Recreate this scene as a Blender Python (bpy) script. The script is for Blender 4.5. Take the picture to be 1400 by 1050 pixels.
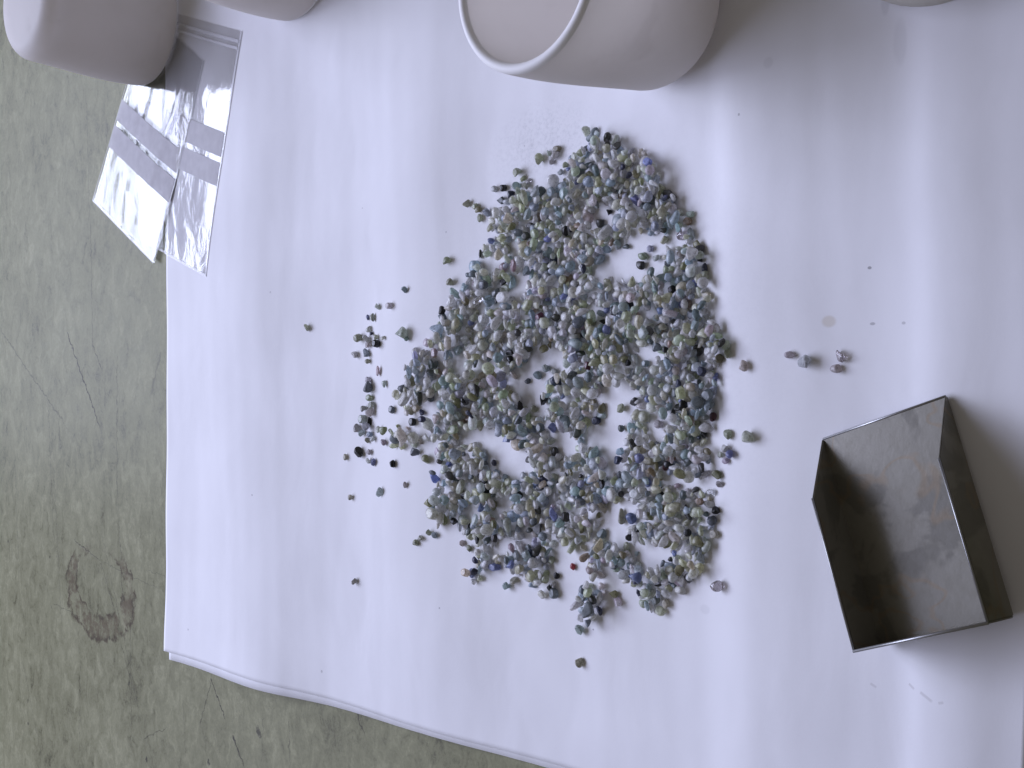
import bpy, bmesh, math, random
import numpy as np
from mathutils import Vector, Matrix, noise

for o in list(bpy.data.objects):
    bpy.data.objects.remove(o)
scene = bpy.context.scene
COL = scene.collection
R = math.radians

# ------------------------------------------------------------------ camera
TILT, FPX, DIST = R(47), 1830.0, 0.366       # tilt from straight down, focal length in photo pixels, metres
ca, sa = math.cos(TILT), math.sin(TILT)
cd = np.array([-sa, 0, -ca]); cr = np.array([ca, 0, -sa]); cu = np.array([0, 1.0, 0]); CP = -cd * DIST
cam_d = bpy.data.cameras.new('camera'); cam = bpy.data.objects.new('camera', cam_d); COL.objects.link(cam)
cam.matrix_world = Matrix(((cr[0], cu[0], -cd[0], CP[0]), (cr[1], cu[1], -cd[1], CP[1]), (cr[2], cu[2], -cd[2], CP[2]), (0, 0, 0, 1)))
cam_d.sensor_width = 36; cam_d.lens = FPX / 1400 * 36; cam_d.clip_start = .01; cam_d.clip_end = 20
scene.camera = cam

# ------------------------------------------------------------------ room light: dim warm room, one wide window beyond the table
w = bpy.data.worlds.new('World'); scene.world = w; w.use_nodes = True
w.node_tree.nodes['Background'].inputs[0].default_value = (1.0, .91, .82, 1)
w.node_tree.nodes['Background'].inputs[1].default_value = .13
def window(name, az, el, dist, sx, sy, watts, col):
    l = bpy.data.lights.new(name, 'AREA'); l.shape = 'RECTANGLE'; l.size = sx; l.size_y = sy; l.energy = watts; l.color = col
    o = bpy.data.objects.new(name, l); COL.objects.link(o)
    p = Vector((-math.cos(R(el)) * math.cos(R(az)), math.cos(R(el)) * math.sin(R(az)), math.sin(R(el)))) * dist
    o.location = p; o.rotation_euler = (-p).to_track_quat('-Z', 'Y').to_euler()
    return o
window('window_light', 1, 40, 2.3, 2.6, 1.0, 61.0, (.66, .70, 1.0))
window('low_window_light', 7, 26.5, 2.3, .85, .52, 19.0, (.72, .78, 1.0))
scene.view_settings.view_transform = 'Standard'; scene.view_settings.look = 'None'
scene.view_settings.exposure = 0; scene.view_settings.gamma = 1; scene.view_settings.use_curve_mapping = False

# ------------------------------------------------------------------ helpers
def g(px, py, z=0.0):                        # where a photo pixel's line of sight meets height z
    v = cr * (px - 700) + cu * (525 - py) + cd * FPX
    p = CP + v * ((z - CP[2]) / v[2]); return p
def gv(px, py, z=0.0): return Vector(g(px, py, z))
def tag(o, label=None, cat=None, group=None, kind=None):
    if label: o['label'] = label
    if cat: o['category'] = cat
    if group: o['group'] = group
    if kind: o['kind'] = kind
    return o
def mesh_obj(name, verts, faces, mat, parent=None, smooth=True):
    me = bpy.data.meshes.new(name); me.from_pydata([tuple(v) for v in verts], [], faces); me.update()
    if smooth: me.polygons.foreach_set('use_smooth', [True] * len(me.polygons))
    o = bpy.data.objects.new(name, me); COL.objects.link(o)
    if mat: me.materials.append(mat)
    if parent: o.parent = parent
    return o
def empty(name, loc):
    o = bpy.data.objects.new(name, None); o.location = loc; o.empty_display_size = .01; COL.objects.link(o); return o
def lin(c):
    return tuple(((v / 255 + .055) / 1.055) ** 2.4 if v > 10 else v / 255 / 12.92 for v in c)

class NT:                                    # small node-tree builder
    def __init__(s, name):
        s.m = bpy.data.materials.new(name); s.m.use_nodes = True; s.t = s.m.node_tree; s.n = s.t.nodes
        s.b = s.n['Principled BSDF']; s.out = s.n['Material Output']
    def put(s, sock, v):
        if v is None: return
        if hasattr(v, 'is_linked') or isinstance(v, bpy.types.NodeSocket): s.t.links.new(v, sock)
        else: sock.default_value = v
    def node(s, typ, **kw):
        n = s.n.new(typ)
        for k, v in kw.items(): setattr(n, k, v)
        return n
    def pos(s): return s.node('ShaderNodeNewGeometry').outputs['Position']
    def math(s, op, a, b=None, c=None, clamp=False):
        n = s.node('ShaderNodeMath', operation=op, use_clamp=clamp)
        s.put(n.inputs[0], a); s.put(n.inputs[1], b); s.put(n.inputs[2], c); return n.outputs[0]
    def vmath(s, op, a, b=None):
        n = s.node('ShaderNodeVectorMath', operation=op); s.put(n.inputs[0], a); s.put(n.inputs[1], b)
        return n.outputs['Value'] if op in ('LENGTH', 'DOT_PRODUCT', 'DISTANCE') else n.outputs['Vector']
    def noise(s, vec, scale, detail=4, rough=.5, dist=0, col=False):
        n = s.node('ShaderNodeTexNoise'); s.put(n.inputs['Vector'], vec); n.inputs['Scale'].default_value = scale
        n.inputs['Detail'].default_value = detail; n.inputs['Roughness'].default_value = rough; n.inputs['Distortion'].default_value = dist
        return n.outputs['Color' if col else 'Fac']
    def ramp(s, f, stops, interp='LINEAR'):
        n = s.node('ShaderNodeValToRGB'); s.put(n.inputs[0], f); r = n.color_ramp; r.interpolation = interp
        while len(r.elements) < len(stops): r.elements.new(.5)
        for e, (p, c) in zip(r.elements, stops):
            e.position = p; e.color = (c, c, c, 1) if isinstance(c, (int, float)) else tuple(c) + (1,)
        return n.outputs[0]
    def smooth(s, f, a, b, lo=0, hi=1):
        n = s.node('ShaderNodeMapRange', interpolation_type='SMOOTHSTEP'); s.put(n.inputs[0], f)
        n.inputs[1].default_value = a; n.inputs[2].default_value = b; n.inputs[3].default_value = lo; n.inputs[4].default_value = hi
        return n.outputs[0]
    def mix(s, f, a, b, blend='MIX'):
        n = s.node('ShaderNodeMix', data_type='RGBA', blend_type=blend); s.put(n.inputs[0], f)
        for k, v in ((6, a), (7, b)):
            s.put(n.inputs[k], tuple(v) + (1,) if isinstance(v, tuple) and len(v) == 3 else v)
        return n.outputs[2]
    def bump(s, h, strength=.3, dist=.001):
        n = s.node('ShaderNodeBump'); n.inputs['Strength'].default_value = strength; n.inputs['Distance'].default_value = dist
        s.put(n.inputs['Height'], h); s.t.links.new(n.outputs[0], s.b.inputs['Normal'])
    def seg(s, P, a, b, wid):                # mask of a thin scratch from a to b, tapering at its ends
        ax, ay = a[0], a[1]; bx, by = b[0], b[1]; L = math.hypot(bx - ax, by - ay); tx, ty = (bx - ax) / L, (by - ay) / L
        q = s.vmath('SUBTRACT', P, (ax, ay, 0))
        u = s.vmath('DOT_PRODUCT', q, (tx / L, ty / L, 0)); v = s.math('ABSOLUTE', s.vmath('DOT_PRODUCT', q, (-ty, tx, 0)))
        e = s.math('MULTIPLY', s.smooth(u, 0, .06), s.smooth(u, .8, 1, 1, 0))
        return s.math('MULTIPLY', e, s.smooth(v, wid * .3, wid, 1, 0))
    def set(s, **kw):
        for k, v in kw.items():
            k = k.replace('_', ' '); sk = s.b.inputs[k]
            s.put(sk, tuple(v) + (1,) if isinstance(v, tuple) and len(v) == 3 and sk.type == 'RGBA' else v)
        return s

# ------------------------------------------------------------------ materials
def mat_table():
    m = NT('worn_green_grey_linoleum'); P0 = m.pos()
    wob = m.vmath('SCALE', m.vmath('SUBTRACT', m.noise(P0, 260, 3, .6, col=True), (.5, .5, .5))); wob.node.inputs['Scale'].default_value = .004
    P = m.vmath('ADD', P0, wob)
    big = m.noise(P, 22, 5, .6); st = m.noise(m.vmath('MULTIPLY', P, (1.35, .8, 1)), 130, 6, .70, .9); fine = m.noise(P0, 900, 3, .6)
    f = m.math('ADD', m.math('MULTIPLY', big, .3), m.math('ADD', m.math('MULTIPLY', st, .55), m.math('MULTIPLY', fine, .15)))
    col = m.ramp(f, [(.36, (.110, .107, .062)), (.45, (.200, .198, .116)), (.53, (.247, .245, .148)), (.64, (.335, .33, .21))])
    # dark fibres
    fib = m.noise(m.vmath('MULTIPLY', P, (3.2, .8, 1)), 210, 2, .5, 1.6)
    fm = m.smooth(m.math('ABSOLUTE', m.math('SUBTRACT', fib, .5)), 0, .02, 1, 0)
    gate = m.smooth(m.noise(P0, 60, 2), .5, .66)
    col = m.mix(m.math('MULTIPLY', m.math('MULTIPLY', fm, gate), .40), col, (.06, .055, .042))
    # dark flecks
    sp = m.node('ShaderNodeTexVoronoi'); m.put(sp.inputs['Vector'], m.vmath('MULTIPLY', P, (1.6, 1, 1))); sp.inputs['Scale'].default_value = 75
    fl = m.math('MULTIPLY', m.smooth(sp.outputs['Distance'], .05, .11, 1, 0), m.smooth(m.noise(P0, 33, 1), .56, .62))
    col = m.mix(m.math('MULTIPLY', fl, .8), col, (.03, .027, .022))
    # long scratches
    mask = None
    for a, b, wd, k in SCRATCHES:
        q = m.math('MULTIPLY', m.seg(P, g(*a), g(*b), wd * 1.35), min(1, k * 1.1))
        mask = q if mask is None else m.math('MAXIMUM', mask, q)
    mask = m.math('MULTIPLY', mask, m.smooth(m.noise(P0, 420, 3, .7), .22, .50))
    col = m.mix(mask, col, (.045, .04, .032))
    # horseshoe of dried brown residue
    c = g(136, 800); q = m.vmath('MULTIPLY', m.vmath('SUBTRACT', P0, tuple(c)), (1 / .0255, 1 / .0175, 0))
    q = m.vmath('ADD', q, m.vmath('MULTIPLY', m.vmath('SUBTRACT', m.noise(P0, 130, 4, .65, col=True), (.5, .5, .5)), (.5, .5, 0)))
    r = m.vmath('LENGTH', q)
    sep = m.node('ShaderNodeSeparateXYZ'); m.put(sep.inputs[0], q); x, y = sep.outputs[0], sep.outputs[1]
    low = m.smooth(y, -1.0, .6, 0, 1)
    thick = m.math('SUBTRACT', .34, m.math('MULTIPLY', low, .16))
    dd = m.math('ABSOLUTE', m.math('SUBTRACT', r, 1.0))
    ring = m.math('SUBTRACT', 1.0, m.smooth(m.math('DIVIDE', dd, thick), .72, 1.0))
    edge = m.math('MULTIPLY', ring, m.smooth(m.math('DIVIDE', dd, thick), .45, .85))
    op = m.smooth(y, .5, .95, 1, 0)                   # open towards the far side
    brk = m.smooth(m.noise(P0, 210, 4, .7), .38, .58)
    brk2 = m.smooth(m.noise(P0, 120, 4, .65), .40, .52)
    ringm = m.math('MULTIPLY', m.math('MULTIPLY', ring, op), m.math('MULTIPLY', brk2, m.math('ADD', .25, m.math('MULTIPLY', brk, .6))))
    edgem = m.math('MULTIPLY', m.math('MULTIPLY', edge, op), m.math('MULTIPLY', brk2, .9))
    col = m.mix(m.math('MULTIPLY', ringm, .85), col, (.10, .070, .042))
    col = m.mix(m.math('MULTIPLY', edgem, .9), col, (.05, .036, .022))
    m.set(Base_Color=col, Roughness=m.math('ADD', .22, m.math('MULTIPLY', st, .16)), Specular_IOR_Level=.032)
    m.bump(m.math('ADD', st, m.math('MULTIPLY', mask, -.7)), .12, .0004)
    return m.m
SCRATCHES = [((90, 450), (142, 600), .00035, .85), ((126, 470), (141, 512), .0003, .7), ((0, 450), (100, 597), .0003, .5),
             ((124, 300), (127, 500), .00025, .5), ((160, 480), (160, 720), .0002, .5), ((160, 650), (170, 860), .0002, .4), ((65, 540), (75, 760), .00022, .45),
             ((80, 560), (82, 610), .00025, .6), ((288, 928), (310, 990), .00028, .8), ((288, 930), (272, 1000), .00022, .6), ((318, 1005), (335, 1050), .00035, .8),
             ((487, 975), (500, 1010), .0003, .6), ((137, 720), (196, 1000), .0002, .35), ((72, 600), (86, 900), .0002, .35), ((178, 800), (180, 1050), .0002, .45),
             ((100, 738), (140, 768), .00025, .6), ((140, 768), (222, 808), .00018, .4), ((137, 768), (160, 845), .00025, .5), ((72, 824), (112, 846), .00022, .5),
             ((165, 880), (185, 950), .0002, .5), ((195, 1010), (230, 995), .0002, .5), ((350, 992), (358, 1010), .0009, .7), ((220, 480), (205, 545), .0007, .35),
             ((40, 0), (42, 200), .0002, .3), ((118, 130), (123, 320), .00022, .4), ((30, 900), (60, 1050), .0002, .35), ((395, 985), (396, 1050), .0002, .5), ((200, 780), (238, 790), .00018, .3),
             ((360, 980), (357, 1050), .0002, .35), ((250, 960), (255, 1050), .00018, .3), ((110, 900), (108, 1050), .00018, .35), ((20, 620), (26, 800), .00016, .35)]

def mat_paper(name, marks=True):
    m = NT(name); P = m.pos()
    n1 = m.noise(P, 30, 4, .55); n2 = m.noise(P, 1500, 2, .6)
    col = m.ramp(n1, [(.3, (.775, .775, .80)), (.7, (.825, .825, .85))])
    if marks:
        def spot(px, py, rx, ry, k, c, col):
            q = m.vmath('MULTIPLY', m.vmath('SUBTRACT', P, tuple(g(px, py))), (1 / rx, 1 / ry, 0))
            f = m.math('MULTIPLY', m.smooth(m.vmath('LENGTH', q), .55, 1, 1, 0), k)
            return m.mix(f, col, c)
        col = spot(1143, 440, .0021, .0016, .45, (.55, .48, .36), col)
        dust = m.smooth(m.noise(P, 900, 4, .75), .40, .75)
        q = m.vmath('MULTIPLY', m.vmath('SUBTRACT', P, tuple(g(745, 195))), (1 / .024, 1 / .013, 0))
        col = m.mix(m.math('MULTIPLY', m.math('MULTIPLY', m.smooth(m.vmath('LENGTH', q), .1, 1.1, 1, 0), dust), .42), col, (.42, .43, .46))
        q = m.vmath('MULTIPLY', m.vmath('SUBTRACT', P, tuple(g(800, 500))), (1 / .085, 1 / .075, 0))
        col = m.mix(m.math('MULTIPLY', m.math('MULTIPLY', m.smooth(m.vmath('LENGTH', q), .4, 1.1, 1, 0), dust), .10), col, (.42, .43, .46))
        for a in [(1218, 8, .0012, .003, .14), (1066, 90, .0016, .0016, .10), (1238, 60, .002, .006, .10), (1197, 367, .0006, .0004, .7), (1200, 443, .0008, .0004, .5), (1243, 442, .0006, .0004, .4),
                  (445, 917, .0006, .0006, .4), (357, 676, .0004, .0004, .6), (380, 400, .0004, .0004, .4), (262, 860, .0005, .0005, .5), (618, 318, .0003, .0003, .5), (500, 285, .0003, .0003, .4),
                  (610, 830, .0004, .0004, .5), (815, 860, .0004, .0003, .6), (970, 832, .002, .0014, .10), (1026, 160, .0004, .0004, .5), (720, 200, .0003, .0003, .4)]:
            col = spot(*a, (.20, .20, .21), col)
        for a, b, wd, k in [((1251, 932), (1260, 940), .0003, .3), ((1268, 943), (1287, 957), .00035, .3), ((1294, 958), (1302, 957), .0003, .25), ((1198, 932), (1207, 938), .0003, .25)]:
            col = m.mix(m.math('MULTIPLY', m.seg(P, g(*a), g(*b), wd * 1.35), min(1, k * 1.1)), col, (.36, .34, .33))
    m.set(Base_Color=col, Roughness=.72, Specular_IOR_Level=.25)
    cr1 = m.noise(m.vmath('MULTIPLY', P, (1, .5, 1)), 38, 3, .5, .3)
    vo = m.node('ShaderNodeTexVoronoi', feature='DISTANCE_TO_EDGE'); m.put(vo.inputs['Vector'], m.vmath('ADD', m.vmath('MULTIPLY', P, (1, .35, 1)), m.vmath('MULTIPLY', m.noise(P, 40, 3, .6, col=True), (.012, .012, 0)))); vo.inputs['Scale'].default_value = 22
    crs = m.math('MULTIPLY', m.smooth(vo.outputs['Distance'], 0, .10, 1, 0), m.smooth(m.noise(P, 14, 2), .5, .68))
    m.bump(m.math('ADD', m.math('MULTIPLY', cr1, 1.0), m.math('ADD', m.math('MULTIPLY', n2, .03), m.math('MULTIPLY', crs, .16))), .10, .004)
    return m.m

def mat_ceramic(trans=.50):
    m = NT('matte_white_ceramic'); P = m.pos()
    n = m.noise(P, 90, 5, .6); col = m.ramp(n, [(.3, (.84, .835, .83)), (.7, (.89, .885, .88))])
    sm = m.math('MULTIPLY', m.smooth(m.noise(P, 46, 4, .6, .4), .60, .74), .22)
    col = m.mix(sm, col, (.42, .40, .38))
    m.set(Base_Color=col, Roughness=.55, Specular_IOR_Level=.35); m.bump(m.noise(P, 700, 3), .06, .0003)
    t = m.node('ShaderNodeBsdfTranslucent'); t.inputs[0].default_value = (.91, .87, .83, 1)
    mx = m.node('ShaderNodeMixShader'); mx.inputs[0].default_value = trans; m.t.links.new(m.b.outputs[0], mx.inputs[1]); m.t.links.new(t.outputs[0], mx.inputs[2]); m.t.links.new(mx.outputs[0], m.out.inputs[0])
    return m.m
def mat_beige():
    m = NT('beige_plastic'); P = m.pos(); n = m.noise(P, 200, 3)
    m.set(Base_Color=m.ramp(n, [(.3, (.50, .48, .42)), (.7, (.56, .54, .48))]), Roughness=.5); return m.m
def mat_metal():
    m = NT('dull_sheet_steel'); P = m.pos()
    sm = m.smooth(m.noise(P, 55, 4, .55, .6), .44, .50); br = m.noise(P, 260, 5, .7)
    col = m.mix(m.math('MULTIPLY', sm, .9), (.20, .192, .162), (.285, .273, .23)); col = m.mix(m.math('MULTIPLY', br, .35), col, (.08, .077, .07))
    ln = m.smooth(m.math('ABSOLUTE', m.math('SUBTRACT', m.noise(P, 42, 3, .5, .5), .5)), 0, .02, 1, 0)
    col = m.mix(m.math('MULTIPLY', ln, .5), col, (.26, .20, .13))
    m.set(Base_Color=col, Metallic=.45, Roughness=m.math('ADD', .24, m.math('MULTIPLY', br, .16)))
    m.bump(m.noise(P, 420, 4, .6), .08, .0004); return m.m
def mat_film():
    m = NT('clear_plastic_film'); m.n.remove(m.b)
    tr = m.node('ShaderNodeBsdfTransparent'); tr.inputs[0].default_value = (.99, .99, .99, 1)
    gl = m.node('ShaderNodeBsdfGlossy'); gl.inputs['Roughness'].default_value = .12; gl.inputs['Color'].default_value = (1, 1, 1, 1)
    lw = m.node('ShaderNodeFresnel'); lw.inputs[0].default_value = 1.5
    fac = m.math('MULTIPLY', m.math('ADD', lw.outputs[0], .02), .46, clamp=True)
    bp = m.node('ShaderNodeBump'); bp.inputs['Strength'].default_value = .30; bp.inputs['Distance'].default_value = .0010
    m.put(bp.inputs['Height'], m.noise(m.vmath('MULTIPLY', m.pos(), (1.5, 1, 1)), 75, 3, .5, .8)); m.t.links.new(bp.outputs[0], gl.inputs['Normal'])
    mx = m.node('ShaderNodeMixShader'); m.put(mx.inputs[0], fac); m.t.links.new(tr.outputs[0], mx.inputs[1]); m.t.links.new(gl.outputs[0], mx.inputs[2])
    m.t.links.new(mx.outputs[0], m.out.inputs[0]); return m.m
def mat_stripe():
    m = NT('frosted_write_on_panel'); n = m.noise(m.pos(), 300, 3)
    m.set(Base_Color=m.ramp(n, [(.3, (.50, .49, .51)), (.7, (.56, .55, .57))]), Roughness=.8, Specular_IOR_Level=.1, Alpha=.93); return m.m
def mat_seal():
    m = NT('milky_plastic_seal'); m.set(Base_Color=(.80, .80, .84), Roughness=.35, Alpha=.55); return m.m
def mat_stone(clear=False):
    m = NT('clear_rough_crystal' if clear else 'rough_gemstone'); P = m.pos()
    a = m.node('ShaderNodeVertexColor', layer_name='Col').outputs[0]
    n = m.noise(P, 1300, 4, .65); col = m.mix(1.0, a, m.ramp(n, [(.25, .55), (.5, .95), (.75, 1.25)]), 'MULTIPLY')
    if clear: m.set(Base_Color=col, Roughness=.14, Transmission_Weight=.8, IOR=1.6, Specular_IOR_Level=.6)
    else:
        m.set(Base_Color=col, Roughness=m.math('ADD', .12, m.math('MULTIPLY', n, .4)), Specular_IOR_Level=.65, Transmission_Weight=.22, IOR=1.5)
        t = m.node('ShaderNodeBsdfTranslucent'); m.put(t.inputs[0], col)
        mx = m.node('ShaderNodeMixShader'); mx.inputs[0].default_value = .38; m.t.links.new(m.b.outputs[0], mx.inputs[1]); m.t.links.new(t.outputs[0], mx.inputs[2]); m.t.links.new(mx.outputs[0], m.out.inputs[0])
    m.bump(m.noise(P, 2600, 3, .6), .25, .0002)
    return m.m
M_PAPER = mat_paper('white_paper'); M_PAPER2 = mat_paper('white_paper_under', False)
M_CER = mat_ceramic(); M_THIN = mat_ceramic(.55); M_RIM = mat_ceramic(.06); M_BEIGE = mat_beige(); M_MET = mat_metal(); M_EDGE = NT('steel_edge_highlight').set(Base_Color=(.34, .34, .34), Metallic=.9, Roughness=.42).m; M_FILM = mat_film(); M_STRIPE = mat_stripe(); M_SEAL = mat_seal()
M_STONE = mat_stone(); M_CLEAR = mat_stone(True)

# ------------------------------------------------------------------ table top
tt = mesh_obj('table_top', [(x, y, z) for z in (-.025, 0) for (x, y) in ((-.75, -.45), (.42, -.45), (.42, .45), (-.75, .45))],
              [(4, 5, 6, 7), (3, 2, 1, 0), (0, 1, 5, 4), (1, 2, 6, 5), (2, 3, 7, 6), (3, 0, 4, 7)], mat_table(), smooth=False)
tag(tt, 'worn green-grey linoleum table top with scratches and a brown ring stain', kind='structure')

# ------------------------------------------------------------------ rippled paper
KN = [(150, 0), (228, .5), (290, 2.5), (385, -4.6), (455, -1.0), (530, 4.2), (625, -3.2), (700, 0), (800, 1.3), (900, 1.2), (950, 2.0), (1000, 5.0), (1050, 0.8), (1125, -1.5), (1205, -.6), (1275, 5.2), (1345, -5.5), (1400, -3), (1500, 0)]
kx = np.array([g(p, 525)[0] for p, _ in KN]); ks = np.array([math.tan(R(s * 1.7)) for _, s in KN])
xs = np.linspace(-.30, .24, 1400); sl = np.interp(xs, kx, ks)
ker = np.hanning(25); ker /= ker.sum(); sl = np.convolve(sl, ker, 'same')
zz = np.concatenate([[0], np.cumsum((sl[1:] + sl[:-1]) / 2 * np.diff(xs))])
# the sheet lies on the table: take away the lower hull of the profile so that its valleys and both edges touch down
pts_ = [k for k in range(0, len(xs), 4) if -.197 < xs[k] < .150]; hull = []
for k in pts_:
    while len(hull) > 1 and (zz[hull[-1]] - zz[hull[-2]]) * (xs[k] - xs[hull[-2]]) >= (zz[k] - zz[hull[-2]]) * (xs[hull[-1]] - xs[hull[-2]]): hull.pop()
    hull.append(k)
zz = np.maximum(zz - np.interp(xs, xs[hull], zz[hull]), 0)
print('paper relief mm', zz.max() * 1e3)
X_RIDGE = g(1003, 250)[0]; X_RIDGE2 = g(1268, 525)[0]; X_HUMP = g(372, 935)[0]; Y_EDGE = -.1004
def pz(x, y):
    """height of the paper's upper face"""
    x = np.asarray(x, float); y = np.asarray(y, float)
    xp = x + .0012 * np.sin(y * 21 + .6) + .0008 * np.sin(y * 47 + x * 20)
    z = np.interp(xp, xs, zz) * (.86 + .2 * np.sin(y * 17 + 1.1 + x * 9))
    z = z + .00022 * np.sin(x * 118 + y * 37) * np.sin(y * 61 - x * 20 + .4) + .00015 * np.sin(x * 60 - y * 130)
    q = (x - X_RIDGE) / .0034; z = z + .0018 / (1 + np.exp(-q)) * np.exp(-np.maximum(x - X_RIDGE, 0) / .03) * (.25 + np.exp(-((y - .058) / .035) ** 2))
    q = (x - X_RIDGE2 - .02 * y) / .0018; z = z + .0007 / (1 + np.exp(-q)) * np.exp(-np.maximum(q, 0) / 5) * (.3 + np.exp(-((y + .085) / .03) ** 2) + .7 * np.exp(-((y - .07) / .03) ** 2))
    z = z + .00004 * np.sin(x * 330 + 2.2 * np.sin(y * 25) + y * 14) * np.sin(x * 71 + y * 9) + .00002 * np.sin(x * 610 + 1.5 * np.sin(y * 31 + x * 40))
    e = np.exp(-np.maximum(y - Y_EDGE, 0) / .045)
    z = z + e * (.0030 * np.exp(-((x - X_HUMP) / .026) ** 2) + .0006 * np.exp(-((x + .02) / .02) ** 2))
    return np.maximum(z, 0) + .0008
def sheet(name, x0f, x1f, y0f, y1, off, mat, nx=260, ny=190):
    V = []; F_ = []; U = np.linspace(0, 1, nx); W = np.linspace(0, 1, ny)
    for j in range(ny):
        for i in range(nx):
            x = 0
            y_b = None
            x = x0f(0) + (x1f(0) - x0f(0)) * U[i]
            y_b = y0f(x); y = y_b + (y1 - y_b) * W[j]
            x = x0f(y) + (x1f(y) - x0f(y)) * U[i]
            V.append((x, y, off))
    A = np.array(V); A[:, 2] += pz(A[:, 0], A[:, 1])
    for j in range(ny - 1):
        for i in range(nx - 1):
            k = j * nx + i; F_.append((k, k + 1, k + nx + 1, k + nx))
    o = mesh_obj(name, A, F_, mat)
    s = o.modifiers.new('thickness', 'SOLIDIFY'); s.thickness = .00016; s.offset = -1
    return o
xl = lambda y: -.1906 + .0012 * math.sin((y + .1) * 16) - .0008 * math.exp(-((y + .1) / .03) ** 2)
top = sheet('paper_sheet', xl, lambda y: .1472 + .04 * (y + .06), lambda x: Y_EDGE + .0003 * math.sin(x * 40), .175, 0, M_PAPER)
tag(top, 'large white upper paper sheet, gently rippled, carrying the pile of stones', 'paper')
und = sheet('paper_sheet', lambda y: -.1880, lambda y: .1450 + .04 * (y + .06), lambda x: Y_EDGE - .0031 + .0016 * (x + .188) / .2, .172, -.00045, M_PAPER2, 200, 90)
tag(und, 'white paper sheet beneath, its lower edge peeking out under the upper sheet', 'paper')

# ------------------------------------------------------------------ cups
def spline(zr, n):
    zs_ = [a for a, _ in zr]; co = np.polyfit(zs_, [b for _, b in zr], 3); t = np.linspace(0, 1, n); return t, np.polyval(co, t)
def lathe(name, prof, mat, parent, seg=72):
    V = []; F_ = []
    for (r, z) in prof:
        for k in range(seg):
            a = 2 * math.pi * k / seg; V.append((r * math.cos(a), r * math.sin(a), z))
    for j in range(len(prof) - 1):
        for k in range(seg):
            F_.append((j * seg + k, j * seg + (k + 1) % seg, (j + 1) * seg + (k + 1) % seg, (j + 1) * seg + k))
    F_.append(tuple(reversed(range(seg)))); n = len(prof) - 1; F_.append(tuple(n * seg + k for k in range(seg)))
    return mesh_obj(name, V, F_, mat, parent)
def cup(x, y, z, rad, H, rc, wall, inv, label, group=None):
    e = empty('ceramic_cup', (x, y, z)); tag(e, label, 'cup', group)
    t, b = spline(rad, 22); zs_ = t * H
    outer = []
    for k in range(9):
        a = math.pi / 2 * k / 8; outer.append((np.interp(rc * (1 - math.cos(a)), zs_, b) - rc + rc * math.sin(a), rc * (1 - math.cos(a))))
    outer += [(bb, q) for q, bb in zip(zs_, b) if q > rc * 1.15 and q < H - .0012]
    rim = b[-1]; rt = wall / 2
    lip = [(rim - rt + rt * math.cos(a), H - rt + rt * math.sin(a)) for a in np.linspace(0, math.pi, 9)]
    inner = []
    ri = rc * .8
    for q, bb in zip(zs_[::-1], b[::-1]):
        if q < H - rt * 1.4 and q > wall * 1.6 + ri: inner.append((bb - wall, q))
    bb0 = np.interp(wall * 1.6, zs_, b) - wall
    for a in np.linspace(math.pi / 2, 0, 8): inner.append((bb0 - ri + ri * math.sin(a), wall * 1.6 + ri * (1 - math.cos(a))))
    flip = (lambda p: [(r_, H - z_) for r_, z_ in p]) if inv else (lambda p: p)
    # body (outer wall with base), rim, inner wall as parts
    def ring(name, p, cap0, cap1):
        p = flip(p); seg = 96; V = []; F_ = []
        for (r_, z_) in p:
            for k in range(seg):
                a = 2 * math.pi * k / seg; V.append((r_ * math.cos(a), r_ * math.sin(a), z_))
        for j in range(len(p) - 1):
            for k in range(seg):
                f = (j * seg + k, j * seg + (k + 1) % seg, (j + 1) * seg + (k + 1) % seg, (j + 1) * seg + k)
                F_.append(f[::-1] if inv else f)
        if cap0: F_.append(tuple(range(seg)) if inv else tuple(reversed(range(seg))))
        if cap1: n = len(p) - 1; F_.append(tuple(reversed([n * seg + k for k in range(seg)])) if inv else tuple(n * seg + k for k in range(seg)))
        return mesh_obj(name, V, F_, M_RIM if name == 'rim' else M_THIN if inv else M_CER, e)
    ring('body', outer + [lip[0]], True, False)
    ring('rim', lip, False, False)
    ring('inside_wall', [lip[-1]] + inner, False, True)
    return e
cup(.0571, .0892, float(pz(.0571, .089)) + .0001, [(0, .0187), (.33, .0200), (.66, .0214), (1, .0217)], .0490, .0068, .0024, False,
    'white ceramic cup standing upright and open beside the pile of stones')
INV = [(0, .0208), (.33, .0222), (.66, .0236), (1, .0236)]
cup(-.2022, .1380, .0022, INV, .0490, .0053, .0017, True, 'white ceramic cup turned upside down on the clear plastic bags')
cup(-.1018, .1430, float(pz(-.1018, .142)) + .0001, INV, .0490, .0053, .0017, True, 'white ceramic cup turned upside down on bare paper next to another cup')
# low lid at the far side
c = g(1297, 10); lx, ly = c[0], c[1] + .0265
e = empty('round_lid', (lx, ly, float(pz(lx, ly)))); tag(e, 'low round beige lid lying on the paper away from the cups', 'lid')
lathe('side_wall', [(.0260, 0), (.0265, .0006), (.0262, .0060), (.0256, .0068)], M_BEIGE, e)
lathe('top_plate', [(.0254, .0064), (.0254, .0071), (.0248, .0074), (.0235, .0070)], M_BEIGE, e)

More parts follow.
